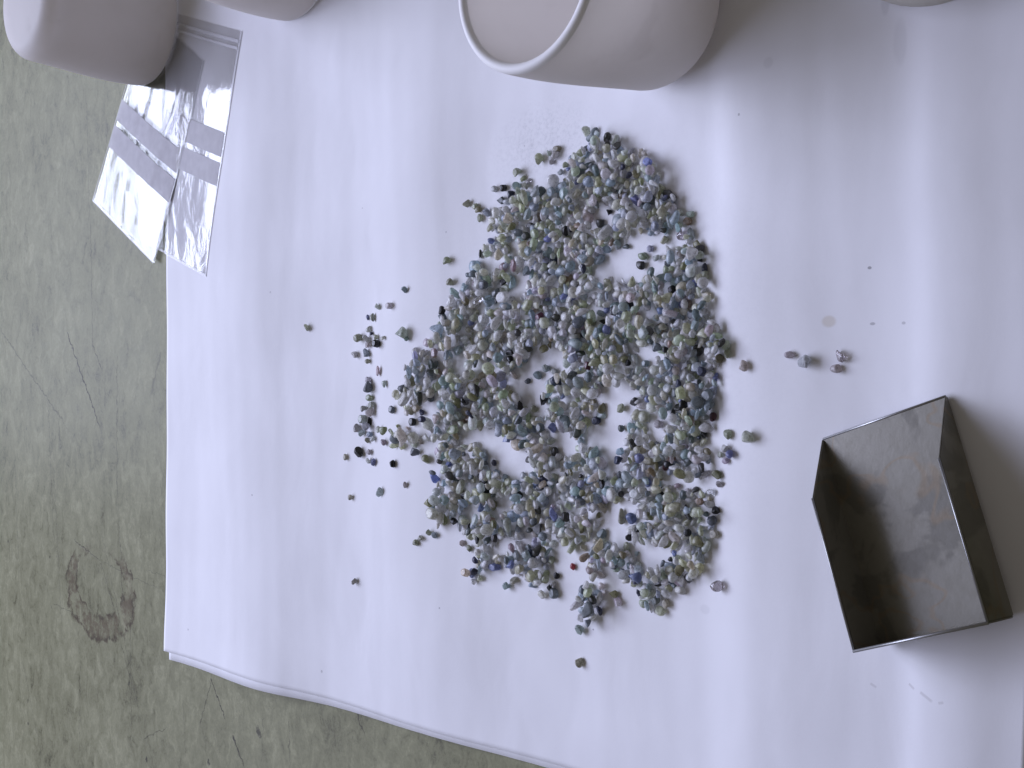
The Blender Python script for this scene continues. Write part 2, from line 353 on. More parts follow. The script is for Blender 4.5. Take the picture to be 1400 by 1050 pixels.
# ------------------------------------------------------------------ steel scoop
ZS = max(float(pz(*gv(x_, y_).xy)) for x_ in range(1130, 1390, 10) for y_ in range(560, 880, 20) if abs((x_ - 1130) - (y_ - 600) * .28 - 85) < 85)
ML, MR, BL, BR = gv(1130, 600, ZS), gv(1298, 540, ZS), gv(1205, 880, ZS), gv(1385, 843, ZS)
ax = ((BR - BL) + (MR - ML)).normalized(); ay = Vector((-ax.y, ax.x, 0))       # ax across, ay from the back to the mouth
org = (BL + BR) / 2; W2 = ((MR - ML).length + (BR - BL).length) / 4; LEN = ((ML - BL).length + (MR - BR).length) / 2; SH = .0100; TH = .0005
sz = float(pz(org.x, org.y)); corners = [pz(*(BL + (BR - BL) * i / 12 + (ML - BL) * j / 16).xy) for i in range(13) for j in range(17)]; sz = ZS + .0001
e = empty('metal_scoop', (org.x, org.y, sz)); e.rotation_euler = (0, 0, math.atan2(ax.y, ax.x))
tag(e, 'small grey sheet metal gem scoop with stained floor lying on the paper', 'scoop')
def prism(name, poly, axis, a0, a1, bev=.0002):
    """extrude a 2D polygon; axis 'x' (poly in y,z) / 'y' (poly in x,z) / 'z' (poly in x,y)"""
    bm = bmesh.new(); f = {'x': lambda p, q: (q, p[0], p[1]), 'y': lambda p, q: (p[0], q, p[1]), 'z': lambda p, q: (p[0], p[1], q)}[axis]
    lo = [bm.verts.new(f(p, a0)) for p in poly]; hi = [bm.verts.new(f(p, a1)) for p in poly]; n = len(poly)
    bm.faces.new(lo); bm.faces.new(hi[::-1])
    for k in range(n): bm.faces.new((lo[k], hi[k], hi[(k + 1) % n], lo[(k + 1) % n]))
    bmesh.ops.recalc_face_normals(bm, faces=bm.faces)
    bmesh.ops.bevel(bm, geom=bm.edges[:], offset=bev, segments=3, affect='EDGES')
    me = bpy.data.meshes.new(name); bm.to_mesh(me); bm.free(); me.materials.append(M_MET)
    o = bpy.data.objects.new(name, me); COL.objects.link(o); o.parent = e; return o
slope = .0125
prism('floor', [(-W2 + .0001, .0001), (W2 - .0001, .0001), (W2 - .0001, LEN), (-W2 + .0001, LEN)], 'z', 0, TH, .0001)
side = [(0, 0), (LEN, 0), (LEN, TH * 1.2), (LEN - slope, SH), (0, SH)]
prism('side_wall', side, 'x', -W2 - TH * .6, -W2 + TH * .4); prism('side_wall', side, 'x', W2 - TH * .4, W2 + TH * .6)
prism('back_wall', [(-W2 - TH * .5, 0.0001), (W2 + TH * .5, .0001), (W2 + TH * .5, SH + .0001), (-W2 - TH * .5, SH + .0001)], 'y', -TH * .6, TH * .4)

def bar(name, a, b, r):                      # rounded edge bar from a to b, brighter steel standing in for its highlight
    a = Vector(a); b = Vector(b); d_ = (b - a).normalized(); n1 = d_.cross(Vector((0, 0, 1))).normalized(); n2 = n1.cross(d_); V = []
    for p in (a, b):
        for k in range(10): V.append(p + n1 * r * math.cos(k * math.pi / 5) + n2 * r * math.sin(k * math.pi / 5))
    return mesh_obj(name, V, [(k, (k + 1) % 10, 10 + (k + 1) % 10, 10 + k) for k in range(10)] + [tuple(range(9, -1, -1)), tuple(range(10, 20))], M_EDGE, e)
bar('edge_highlight', (-W2 - TH * .4, -.0001, SH + .0001), (W2 + TH * .4, -.0001, SH + .0001), .00032)
bar('edge_highlight', (-W2, LEN, .00032), (W2, LEN, .00032), .0003)
for q in (-W2 - TH * .1, W2 + TH * .1): bar('edge_highlight', (q, 0, SH + .00005), (q, LEN - slope, SH + .00005), .00026)

# ------------------------------------------------------------------ plastic bags
def bag(label, TL, TR, BR_, BL_, base, bulge, seed, stripes, seal, group):
    P4 = [g(*q) for q in (TL, TR, BR_, BL_)]; c = sum(P4) / 4
    e = empty('plastic_bag', (c[0], c[1], base)); tag(e, label, 'plastic bag', group)
    def xy(u, v):
        a = P4[0] * (1 - u) + P4[1] * u; b = P4[3] * (1 - u) + P4[2] * u; return a * (1 - v) + b * v
    L_ = np.linalg.norm(P4[3] - P4[0]); W_ = np.linalg.norm(P4[1] - P4[0])
    def surf(u, v, s):
        p = xy(u, v); ed = min(u, 1 - u, 1.0) * 2; ev = min(v, 1 - v) * 2
        k = (max(ed, 0) ** .5) * min(1, (max(ev, 0) * 2) ** .6)
        n = noise.noise(Vector((u * 3.2 + seed, v * 4.5, .3))) * .55 + noise.noise(Vector((u * 9 + seed + v * 3, v * 7 - u * 2, 2.3))) * .24 + noise.noise(Vector((u * 2.0 - v * 1.5 + seed, v * 14, 7.3))) * .12
        # two soft creases along the bag
        n += .35 * math.exp(-((u - .78 + .1 * v) / .035) ** 2) - .25 * math.exp(-((u - .30 - .12 * v) / .04) ** 2)
        under = float(pz(p[0], p[1])) if p[0] > -.192 else .0006
        if s > 0: z = max(base - .0006 + k * (bulge * .55 + bulge * .7 * n), under + .00018) if True else 0
        else: z = under + .0001 + (base - .0008) * .3
        z = max(z, under + .0001)
        return (p[0] - c[0], p[1] - c[1], z - base)
    def patch(name, u0, u1, v0, v1, s, mat, nu, nv, lift=0.0, wav=0):
        V = []; F_ = []
        for j in range(nv):
            for i in range(nu):
                q = surf(u0 + (u1 - u0) * i / (nu - 1), v0 + (v1 - v0) * j / (nv - 1) + 0, s); V.append((q[0], q[1], q[2] + lift))
        for j in range(nv - 1):
            for i in range(nu - 1):
                k = j * nu + i; F_.append((k, k + nu, k + nu + 1, k + 1))
        return mesh_obj(name, V, F_, mat, e)
    patch('back_film', 0, 1, 0, 1, -1, M_FILM, 24, 40); patch('front_film', 0, 1, 0, 1, 1, M_FILM, 56, 90)
    for v0, v1 in stripes: patch('write_on_stripe', .012, .985, v0, v1, 1, M_STRIPE, 44, 8, .00012)
    if seal: patch('zip_seal', .0, .99, seal[0], seal[1], 1, M_SEAL, 40, 4, .0003); patch('zip_seal', .0, .99, seal[0] + .028, seal[1] + .026, 1, M_SEAL, 40, 4, .00025)
    for a, b in ((0, .010), (.990, 1)): patch('side_seam', a, b, 0, 1, 1, M_SEAL, 3, 60, .0001)
    patch('bottom_seam', 0, 1, .990, 1, 1, M_SEAL, 40, 3, .0001)
    return e
bag('clear zip bag with grey write-on stripes lying under a second bag, its zip end showing', (176, 0), (346, 46), (292, 379), (196, 330), .0012, .0007, 3.1, ((.405, .505), (.528, .625)), (.035, .048), None)
bag('clear plastic bag with two grey write-on stripes on top of another bag, over bare table', (206, 22), (292, 86), (215, 360), (132, 275), .0024, .0013, 8.7, ((.435, .545), (.572, .69)), None, None)

# ------------------------------------------------------------------ rough gemstones
rng = np.random.default_rng(11)
SR = {'grey': (150, 155, 152), 'pale': (182, 184, 180), 'green': (138, 141, 131), 'bluegrey': (119, 131, 151), 'beige': (184, 179, 165), 'slate': (84, 94, 108), 'navy': (42, 48, 80),
      'black': (26, 28, 34), 'blue': (86, 98, 152), 'olive': (112, 112, 86), 'brown': (120, 108, 98), 'maroon': (82, 40, 58), 'red': (150, 28, 52), 'lavender': (138, 143, 170),
      'dark': (58, 60, 62), 'clear': (215, 217, 212), 'mauve': (128, 112, 132)}
WORD = {'grey': 'medium grey', 'pale': 'pale whitish-grey', 'green': 'greenish-grey', 'bluegrey': 'blue-grey', 'beige': 'pale beige', 'slate': 'slate blue', 'navy': 'deep navy blue',
        'black': 'black', 'blue': 'clear blue', 'olive': 'olive', 'brown': 'brownish', 'maroon': 'dark maroon', 'red': 'bright red', 'lavender': 'pale lavender', 'dark': 'charcoal grey',
        'clear': 'glassy colourless', 'mauve': 'mauve'}
def albedo(c):                               # photo colour of a lit stone -> own colour under cool light, brightened to offset shade in the pile
    l = lin(c); a = np.array([l[0] / .66, l[1] / .68, l[2] / .86]) * 1.95; return np.minimum(.85, a.mean() * np.array([.99, 1.0, 1.02]) + (a - a.mean()) * .62)
ALB = {k: albedo(v) for k, v in SR.items()}
# unit icosphere, chipped by random planes into worn crystal shapes
def icos(sub):
    bm = bmesh.new(); bmesh.ops.create_icosphere(bm, subdivisions=sub, radius=1); bm.verts.ensure_lookup_table()
    V = np.array([v.co[:] for v in bm.verts]); F_ = np.array([[v.index for v in f.verts] for f in bm.faces]); bm.free(); return V, F_
IV, IF = icos(3); IV2, IF2 = icos(2); NEAR2 = [int(np.argmin(((IV - v) ** 2).sum(1))) for v in IV2]
SHAPES = []
for k in range(70):
    V = IV.copy(); pr = rng.random() < .35
    npl = rng.integers(4, 9)
    N = rng.normal(size=(npl, 3)); N /= np.linalg.norm(N, axis=1)[:, None]; Dp = rng.uniform(.32, .78, npl)
    if pr:                                   # stubby six-sided barrel
        a0 = rng.random() * 6; N = np.array([[math.cos(a0 + i * math.pi / 3) , math.sin(a0 + i * math.pi / 3), rng.normal() * .1] for i in range(6)] + [[0, 0, 1], [0, 0, -1]]); N /= np.linalg.norm(N, axis=1)[:, None]
        Dp = np.concatenate([rng.uniform(.68, .82, 6), rng.uniform(.6, .85, 2)])
    for it in range(2):
        for n_, d_ in zip(N, Dp):
            s_ = V @ n_; over = np.maximum(s_ - d_, 0); V = V - over[:, None] * n_[None] * .97
    V += .02 * np.array([noise.noise_vector(Vector(v * 2.6) + Vector((k * 3.1, 0, 0))) for v in V])
    V -= (V.max(0) + V.min(0)) / 2; V /= (V.max(0) - V.min(0)).max() / 2
    SHAPES.append(V)

OUT = [(793, 172), (815, 175), (846, 184), (853, 198), (875, 205), (899, 214), (902, 235), (915, 258), (927, 268), (930, 288), (942, 290), (940, 308), (955, 325), (966, 345), (965, 365), (973, 385), (970, 400), (972, 430), (986, 440), (988, 455), (1000, 480), (996, 492), (984, 500), (984, 520), (978, 545), (973, 562), (970, 580), (968, 600), (972, 620), (971, 640), (968, 660), (976, 690), (981, 715), (976, 740), (965, 752), (960, 780), (955, 798), (935, 800), (925, 812), (908, 812), (908, 838), (895, 842), (872, 828), (866, 808), (850, 790), (826, 772), (822, 790), (828, 800), (830, 815), (824, 832), (813, 850), (797, 852), (788, 840), (785, 820), (797, 805), (795, 780), (790, 755), (778, 745), (758, 735), (757, 760), (755, 785), (762, 805), (757, 818), (738, 820), (725, 805), (712, 795), (695, 785), (680, 772), (672, 765), (662, 788), (646, 798), (632, 790), (642, 765), (645, 745), (632, 728), (618, 718), (600, 722), (588, 712), (578, 690), (582, 670), (590, 650), (590, 630), (572, 618), (560, 612), (545, 618), (530, 613), (530, 583), (545, 572), (548, 560), (536, 540), (545, 520), (560, 508), (552, 500), (560, 480), (580, 465), (590, 450), (600, 430), (610, 420), (612, 400), (630, 390), (640, 360), (655, 345), (660, 320), (665, 305), (672, 290), (690, 275), (700, 262), (710, 255), (730, 258), (760, 252), (770, 240), (775, 215), (785, 208), (797, 200), (798, 188)]
HOLES = [[(824, 350), (840, 342), (866, 320), (884, 322), (905, 323), (918, 319), (934, 325), (926, 335), (912, 334), (902, 348), (906, 365), (893, 371), (880, 385), (868, 380), (852, 376), (848, 385), (836, 380), (816, 376), (806, 366), (822, 360)],
         [(810, 301), (815, 287), (835, 285), (850, 294), (838, 299), (820, 303)],
         [(633, 477), (640, 490), (637, 512), (622, 519), (616, 500), (621, 486)],
         [(582, 551), (591, 546), (600, 560), (596, 567), (578, 566)], [(566, 570), (582, 580), (580, 594), (562, 586)], [(545, 580), (556, 572), (552, 586)], [(585, 600), (592, 605), (592, 628), (580, 616)],
         [(648, 587), (665, 588), (685, 597), (698, 606), (713, 625), (724, 640), (728, 656), (722, 664), (709, 653), (699, 645), (698, 652), (684, 641), (670, 632), (662, 615), (651, 605), (643, 598)],
         [(714, 500), (733, 484), (750, 478), (768, 476), (772, 490), (771, 513), (750, 519), (744, 530), (748, 545), (748, 560), (740, 571), (725, 563), (717, 545), (715, 530), (706, 522), (708, 511)],
         [(864, 477), (888, 473), (896, 484), (907, 496), (903, 506), (888, 508), (875, 503), (870, 486)],
         [(822, 529), (850, 528), (869, 534), (863, 548), (870, 560), (860, 572), (855, 590), (849, 602), (840, 611), (844, 632), (832, 642), (827, 626), (819, 616), (799, 606), (805, 590), (817, 571), (833, 563), (821, 545)],
         [(878, 558), (896, 561), (917, 575), (909, 583), (901, 590), (897, 584), (888, 578)], [(885, 585), (898, 579), (907, 583), (904, 599), (889, 597)],
         [(755, 579), (765, 589), (781, 600), (789, 605), (784, 617), (768, 622), (759, 613), (757, 600)],
         [(912, 649), (925, 646), (939, 654), (947, 660), (933, 669), (919, 673)],
         [(824, 712), (826, 695), (845, 687), (867, 689), (870, 700), (857, 706), (859, 722), (854, 730), (850, 739), (835, 742), (825, 732), (818, 721)],
         [(873, 744), (885, 740), (900, 748), (914, 755), (906, 766), (896, 777), (885, 774), (874, 769), (870, 755)],
         [(684, 733), (697, 737), (691, 757), (679, 760), (674, 745)], [(712, 735), (720, 728), (722, 740), (714, 745)], [(957, 484), (966, 478), (974, 486), (966, 497)],
         [(792, 748), (800, 746), (806, 752), (798, 756)], [(646, 686), (660, 690), (655, 700), (640, 706), (632, 700)], [(612, 668), (622, 672), (618, 680)], [(688, 672), (697, 680), (699, 700), (692, 696)], [(610, 449), (624, 456), (616, 464)], [(848, 330), (860, 326), (862, 334), (850, 338)]]
CIRC = [(702, 335, 6), (704, 351, 6), (710, 379, 8), (719, 361, 5), (706, 397, 7), (664, 357, 8), (675, 357, 7), (651, 397, 5), (657, 428, 5), (577, 473, 5), (604, 492, 4), (694, 464, 6), (664, 505, 8), (700, 520, 4), (776, 545, 4), (925, 400, 5), (954, 411, 5), (885, 427, 6), (826, 433, 5), (815, 402, 5), (806, 421, 5), (632, 590, 6), (638, 602, 5), (737, 500, 5), (957, 662, 6), (786, 700, 5), (640, 745, 5), (965, 532, 4), (849, 500, 4), (922, 310, 5), (670, 320, 4), (590, 480, 4), (870, 595, 4), (812, 580, 6), (745, 690, 4), (752, 735, 4)]
def core(x, y, d=4.6):
    return in_mask(x, y) and all(in_mask(x + dx, y + dy) for dx, dy in ((d, 0), (-d, 0), (0, d), (0, -d)))
MX, MY = np.meshgrid(np.arange(500, 1030), np.arange(150, 880), indexing='ij')
def poly_mask(poly):
    m_ = np.zeros(MX.shape, bool); n = len(poly); j = n - 1
    for i in range(n):
        xi, yi = poly[i]; xj, yj = poly[j]
        if yi != yj: m_ ^= ((yi > MY) != (yj > MY)) & (MX < (xj - xi) * (MY - yi) / (yj - yi) + xi)
        j = i
    return m_
MASK = poly_mask(OUT)
for h in HOLES: MASK &= ~poly_mask(h)
for a, b, r in CIRC: MASK &= (MX - a) ** 2 + (MY - b) ** 2 >= r * r
def in_mask(x, y):
    i, j = int(x) - 500, int(y) - 150
    return 0 <= i < 530 and 0 <= j < 730 and bool(MASK[i, j])

# stones one can single out: photo x, y, width, height (photo pixels), colour
LOOSE = [(418, 448, 9, 10, 'green'), (552, 396, 8, 9, 'bluegrey'), (515, 419, 9, 9, 'grey'), (532, 418, 9, 9, 'beige'), (501, 434, 5, 8, 'blue'), (508, 434, 7, 12, 'grey'), (502, 450, 8, 9, 'pale'), (506, 456, 5, 5, 'navy'),
         (489, 462, 12, 12, 'green'), (501, 463, 11, 11, 'pale'), (513, 461, 8, 8, 'grey'), (522, 462, 7, 6, 'grey'), (515, 470, 10, 11, 'black'), (501, 471, 10, 9, 'beige'), (483, 485, 12, 9, 'grey'), (500, 482, 9, 12, 'bluegrey'), (501, 494, 8, 7, 'green'),
         (516, 507, 7, 14, 'grey'), (550, 455, 21, 17, 'grey'), (555, 463, 8, 7, 'bluegrey'), (502, 519, 10, 8, 'beige'), (502, 529, 15, 16, 'slate'), (524, 525, 7, 10, 'grey'), (504, 544, 11, 10, 'green'), (507, 554, 12, 10, 'grey'), (496, 559, 10, 9, 'beige'), (506, 563, 12, 13, 'grey'),
         (495, 573, 10, 12, 'beige'), (503, 576, 6, 12, 'black'), (502, 583, 11, 11, 'beige'), (516, 587, 9, 10, 'pale'), (487, 585, 10, 12, 'pale'), (493, 592, 11, 10, 'lavender'), (504, 594, 8, 8, 'bluegrey'), (500, 602, 8, 8, 'green'), (508, 600, 7, 8, 'beige'),
         (535, 560, 9, 11, 'slate'), (524, 605, 8, 9, 'mauve'), (536, 634, 9, 11, 'black'), (490, 618, 13, 15, 'dark'), (503, 618, 8, 8, 'beige'), (503, 630, 8, 8, 'pale'), (509, 632, 7, 11, 'blue'), (470, 625, 6, 9, 'grey'), (552, 663, 8, 9, 'grey'), (518, 673, 10, 14, 'pale'), (477, 680, 8, 8, 'grey'),
         (483, 795, 9, 9, 'pale'), (572, 736, 11, 8, 'grey'), (566, 742, 9, 9, 'green'), (584, 728, 10, 9, 'grey'), (592, 732, 9, 9, 'bluegrey'),
         (636, 278, 11, 11, 'green'), (648, 282, 8, 9, 'green'), (653, 286, 10, 9, 'olive'), (654, 298, 8, 12, 'green'), (665, 290, 11, 12, 'bluegrey'), (674, 258, 10, 9, 'pale'), (687, 257, 9, 10, 'dark'), (696, 266, 12, 11, 'navy'), (684, 274, 18, 11, 'slate'), (707, 236, 14, 13, 'green'), (713, 244, 9, 9, 'green'), (721, 247, 8, 8, 'clear'),
         (705, 254, 12, 11, 'bluegrey'), (718, 254, 10, 11, 'grey'), (737, 217, 12, 16, 'green'), (748, 209, 8, 9, 'grey'), (757, 212, 14, 12, 'beige'), (760, 203, 12, 9, 'olive'), (752, 221, 9, 8, 'beige'), (765, 235, 8, 9, 'beige'), (771, 225, 8, 8, 'green'), (609, 356, 11, 11, 'green'), (613, 385, 12, 10, 'green'), (654, 347, 6, 12, 'dark'),
         (630, 743, 8, 9, 'beige'), (639, 750, 8, 10, 'olive'), (692, 801, 10, 11, 'bluegrey'), (701, 794, 11, 11, 'green'), (781, 775, 8, 10, 'red'), (753, 766, 10, 10, 'green'), (792, 861, 12, 14, 'beige'), (791, 906, 11, 14, 'green'), (982, 801, 16, 16, 'clear'),
         (1016, 500, 14, 16, 'grey'), (994, 594, 12, 14, 'green'), (1024, 597, 17, 17, 'grey'), (992, 613, 11, 11, 'beige'), (998, 621, 12, 12, 'blue'), (984, 622, 9, 9, 'grey'), (991, 630, 10, 9, 'pale'), (980, 649, 14, 13, 'olive'), (983, 662, 10, 9, 'grey'),
         (1078, 485, 16, 10, 'grey'), (1098, 494, 20, 18, 'beige'), (1147, 487, 13, 17, 'clear'), (1141, 504, 17, 12, 'grey'), (994, 484, 12, 13, 'green'), (984, 490, 12, 13, 'olive'), (974, 570, 11, 13, 'maroon'), (963, 570, 9, 9, 'lavender'), (961, 583, 14, 10, 'beige'), (961, 593, 13, 13, 'dark'),
         (854, 337, 12, 7, 'slate'), (887, 340, 9, 10, 'lavender'), (878, 350, 15, 11, 'green'), (895, 353, 13, 9, 'pale'), (875, 363, 13, 12, 'dark'), (907, 328, 11, 12, 'green'), (931, 320, 13, 16, 'clear'), (831, 290, 11, 9, 'black'), (848, 706, 11, 22, 'green'), (863, 709, 14, 16, 'blue'), (848, 558, 12, 13, 'green'), (881, 497, 10, 9, 'bluegrey'), (899, 580, 12, 12, 'pale'),
         (848, 586, 9, 10, 'slate'), (746, 504, 10, 10, 'bluegrey'), (747, 502, 8, 8, 'lavender'), (756, 508, 11, 9, 'beige'), (729, 559, 10, 10, 'green'), (719, 521, 9, 8, 'slate'), (734, 513, 13, 12, 'bluegrey'), (742, 546, 13, 17, 'black'), (713, 650, 8, 10, 'beige')]
PILE = [(815, 305, 12, 12, 'dark'), (686, 386, 12, 9, 'black'), (681, 411, 6, 10, 'black'), (603, 424, 11, 12, 'black'), (737, 433, 12, 13, 'maroon'), (820, 440, 14, 8, 'black'), (836, 425, 9, 13, 'black'), (846, 200, 13, 11, 'dark'), (858, 239, 16, 9, 'navy'), (889, 222, 12, 12, 'blue'), (880, 221, 14, 17, 'beige'),
        (751, 326, 13, 11, 'blue'), (720, 323, 14, 12, 'dark'), (919, 396, 10, 12, 'black'), (713, 554, 9, 13, 'black'), (737, 591, 10, 10, 'black'), (765, 582, 11, 12, 'black'), (797, 590, 12, 18, 'dark'), (805, 500, 9, 12, 'maroon'), (792, 483, 16, 8, 'dark'), (697, 482, 14, 7, 'black'), (881, 546, 9, 9, 'blue'), (849, 629, 13, 12, 'navy'),
        (958, 365, 9, 12, 'navy'), (905, 435, 15, 12, 'blue'), (962, 508, 12, 14, 'navy'), (914, 478, 10, 9, 'black'), (913, 635, 11, 10, 'black'), (871, 723, 9, 10, 'black'), (855, 735, 10, 11, 'black'), (944, 728, 10, 11, 'black'), (974, 698, 12, 11, 'black'), (969, 712, 15, 14, 'slate'), (898, 798, 13, 9, 'black'), (871, 794, 14, 12, 'navy'), (870, 811, 8, 10, 'navy'),
        (894, 821, 11, 12, 'slate'), (746, 805, 10, 10, 'black'), (752, 812, 13, 14, 'slate'), (804, 852, 12, 12, 'slate'), (812, 833, 15, 22, 'slate'), (802, 830, 7, 7, 'black'), (834, 813, 12, 11, 'olive'), (839, 824, 13, 13, 'beige'), (797, 806, 13, 13, 'slate'), (755, 788, 9, 10, 'black'), (737, 752, 14, 17, 'dark'), (671, 776, 20, 11, 'blue'), (647, 766, 9, 10, 'navy'), (651, 781, 11, 11, 'navy'),
        (635, 783, 12, 12, 'green'), (641, 796, 8, 8, 'pale'), (649, 791, 10, 10, 'green'), (619, 713, 10, 10, 'black'), (571, 564, 9, 9, 'navy'), (583, 573, 11, 9, 'navy'), (559, 577, 11, 11, 'black'), (533, 589, 12, 12, 'olive'), (564, 618, 12, 12, 'slate'), (577, 628, 13, 13, 'olive'), (553, 546, 17, 20, 'beige'), (611, 540, 15, 14, 'beige'), (594, 483, 12, 12, 'brown'), (600, 482, 9, 12, 'mauve'),
        (638, 571, 16, 14, 'brown'), (666, 329, 11, 9, 'blue'), (744, 477, 14, 12, 'olive'), (742, 585, 10, 14, 'slate'), (750, 585, 11, 14, 'blue'), (674, 531, 12, 15, 'olive'), (663, 538, 9, 13, 'pale'), (816, 568, 15, 9, 'lavender'), (810, 575, 12, 12, 'navy'), (851, 617, 14, 11, 'bluegrey'), (890, 619, 14, 11, 'beige'), (852, 605, 12, 12, 'beige'), (700, 600, 12, 9, 'blue'), (669, 633, 7, 9, 'navy'), (716, 618, 9, 8, 'black'), (721, 628, 12, 10, 'dark'),
        (788, 652, 8, 7, 'black'), (767, 652, 7, 12, 'dark'), (740, 667, 14, 8, 'black'), (829, 661, 9, 14, 'black'), (757, 703, 12, 20, 'blue'), (771, 707, 12, 14, 'dark'), (817, 730, 14, 14, 'slate'), (749, 733, 13, 12, 'slate'), (722, 725, 12, 8, 'dark'), (658, 738, 7, 12, 'black'), (672, 735, 9, 14, 'dark'), (630, 680, 14, 8, 'black'), (656, 659, 10, 7, 'black'), (654, 662, 8, 8, 'dark'), (597, 631, 12, 8, 'dark'),
        (801, 312, 12, 13, 'pale'), (811, 404, 10, 10, 'pale'), (853, 409, 10, 15, 'beige'), (786, 378, 9, 11, 'pale'), (751, 386, 16, 11, 'beige'), (660, 411, 16, 13, 'clear'), (720, 308, 12, 9, 'dark'), (719, 370, 13, 14, 'slate'), (941, 430, 13, 13, 'slate'), (906, 425, 12, 10, 'blue'), (943, 390, 12, 12, 'bluegrey'), (862, 478, 9, 8, 'beige'), (897, 474, 12, 14, 'slate'), (858, 496, 8, 9, 'black'), (970, 493, 14, 12, 'pale'), (968, 540, 15, 18, 'slate'),
        (935, 525, 9, 13, 'navy'), (925, 557, 16, 10, 'dark'), (907, 640, 10, 8, 'maroon'), (960, 640, 12, 15, 'dark'), (955, 628, 15, 14, 'beige'), (920, 665, 10, 8, 'mauve'), (967, 674, 15, 9, 'clear'), (963, 690, 20, 10, 'beige'), (955, 686, 12, 10, 'brown'), (972, 731, 13, 12, 'green'), (955, 740, 16, 16, 'olive'), (873, 675, 18, 14, 'lavender'), (893, 689, 13, 9, 'pale'), (855, 680, 12, 11, 'beige'), (846, 676, 9, 9, 'dark'),
        (881, 788, 18, 16, 'blue'), (925, 808, 15, 12, 'beige'), (876, 826, 12, 12, 'green'), (897, 836, 14, 13, 'green'), (905, 826, 9, 14, 'green'), (835, 775, 12, 8, 'slate'), (859, 774, 10, 9, 'slate'), (792, 750, 9, 10, 'green'), (790, 828, 14, 13, 'beige'), (793, 845, 11, 12, 'beige'), (929, 780, 12, 16, 'olive'), (950, 772, 14, 14, 'green'), (812, 798, 10, 12, 'grey'), (766, 740, 8, 9, 'pale'), (948, 333, 13, 11, 'olive'), (952, 348, 16, 18, 'grey'), (935, 302, 13, 12, 'brown'), (938, 292, 12, 8, 'grey')]

def rotm(yaw, tx, ty):
    return np.array(Matrix.Rotation(yaw, 3, 'Z') @ Matrix.Rotation(tx, 3, 'X') @ Matrix.Rotation(ty, 3, 'Y'))
# a height map of the paper that fills up as the stones are dropped
CELL = .0003; hx0, hy0 = -.16, -.11; HN = (1000, 760)
gx = hx0 + np.arange(HN[0]) * CELL; gy = hy0 + np.arange(HN[1]) * CELL
HF = pz(*np.meshgrid(gx, gy, indexing='ij'))
def settle(V, x, y):
    """lowest resting height of stone V (centred at 0) above the heap at x, y; then add it to the heap"""
    h = (V.max(0) - V.min(0)) / 2
    i0, i1 = int((x - h[0] - hx0) / CELL), int((x + h[0] - hx0) / CELL) + 2; j0, j1 = int((y - h[1] - hy0) / CELL), int((y + h[1] - hy0) / CELL) + 2
    U, W_ = np.meshgrid((gx[i0:i1] - x) / h[0], (gy[j0:j1] - y) / h[1], indexing='ij'); q = 1 - U * U - W_ * W_; ok = q > .08
    dome = h[2] * np.sqrt(np.maximum(q, 0)) ** .7
    sub = HF[i0:i1, j0:j1]
    z = float(np.quantile((sub + dome)[ok], .88)) - .00012 if ok.any() else float(sub.max()) + h[2]
    z0 = float(pz(x, y)) + h[2] * .97
    z = max(z, z0)
    np.copyto(sub, np.maximum(sub, z + dome * .9), where=ok)
    return z
STONES = []                                   # (verts, position, colour, class, pile?, size, named?)
def mk(px, py, wpx, hpx, cls, pile, named, zest=.0011, free=False):
    V = SHAPES[rng.integers(len(SHAPES))]
    p = g(px, py, zest + float(0))
    p = g(px, py, zest + float(pz(p[0], p[1])))
    sc = np.linalg.norm(p - CP) / FPX
    a = wpx * sc / 2 / .93; b = hpx * sc / 2
    c = min(a, b) * rng.uniform(.66, .9)
    if free:
        Rm = rotm(rng.random() * 6.28, rng.normal() * .35, rng.normal() * .35); c = (a + b) / 2 * rng.uniform(.42, .68)
        W_ = (V * np.array([a, b, c])) @ Rm.T
    else:
        W_ = V @ rotm(rng.random() * 6.28, rng.normal() * .2, rng.normal() * .2).T
        W_ /= (W_.max(0) - W_.min(0)) / 2; W_ = W_ * np.array([a, b, c])
    W_ = W_ - (W_.max(0) + W_.min(0)) / 2
    z = settle(W_, p[0], p[1])
    col = ALB[cls] * (1.0 if pile else .70) * rng.uniform(.86, 1.14) * (1 + rng.normal(size=3) * .035)  # loose stones coloured darker, as no neighbours shade them like those in the pile
    STONES.append(dict(V=W_, p=(p[0], p[1], z), col=np.clip(col, .004, .85), cls=cls, pile=pile, size=wpx * hpx, long=max(wpx, hpx) > 1.45 * min(wpx, hpx), named=named, px=(px, py)))
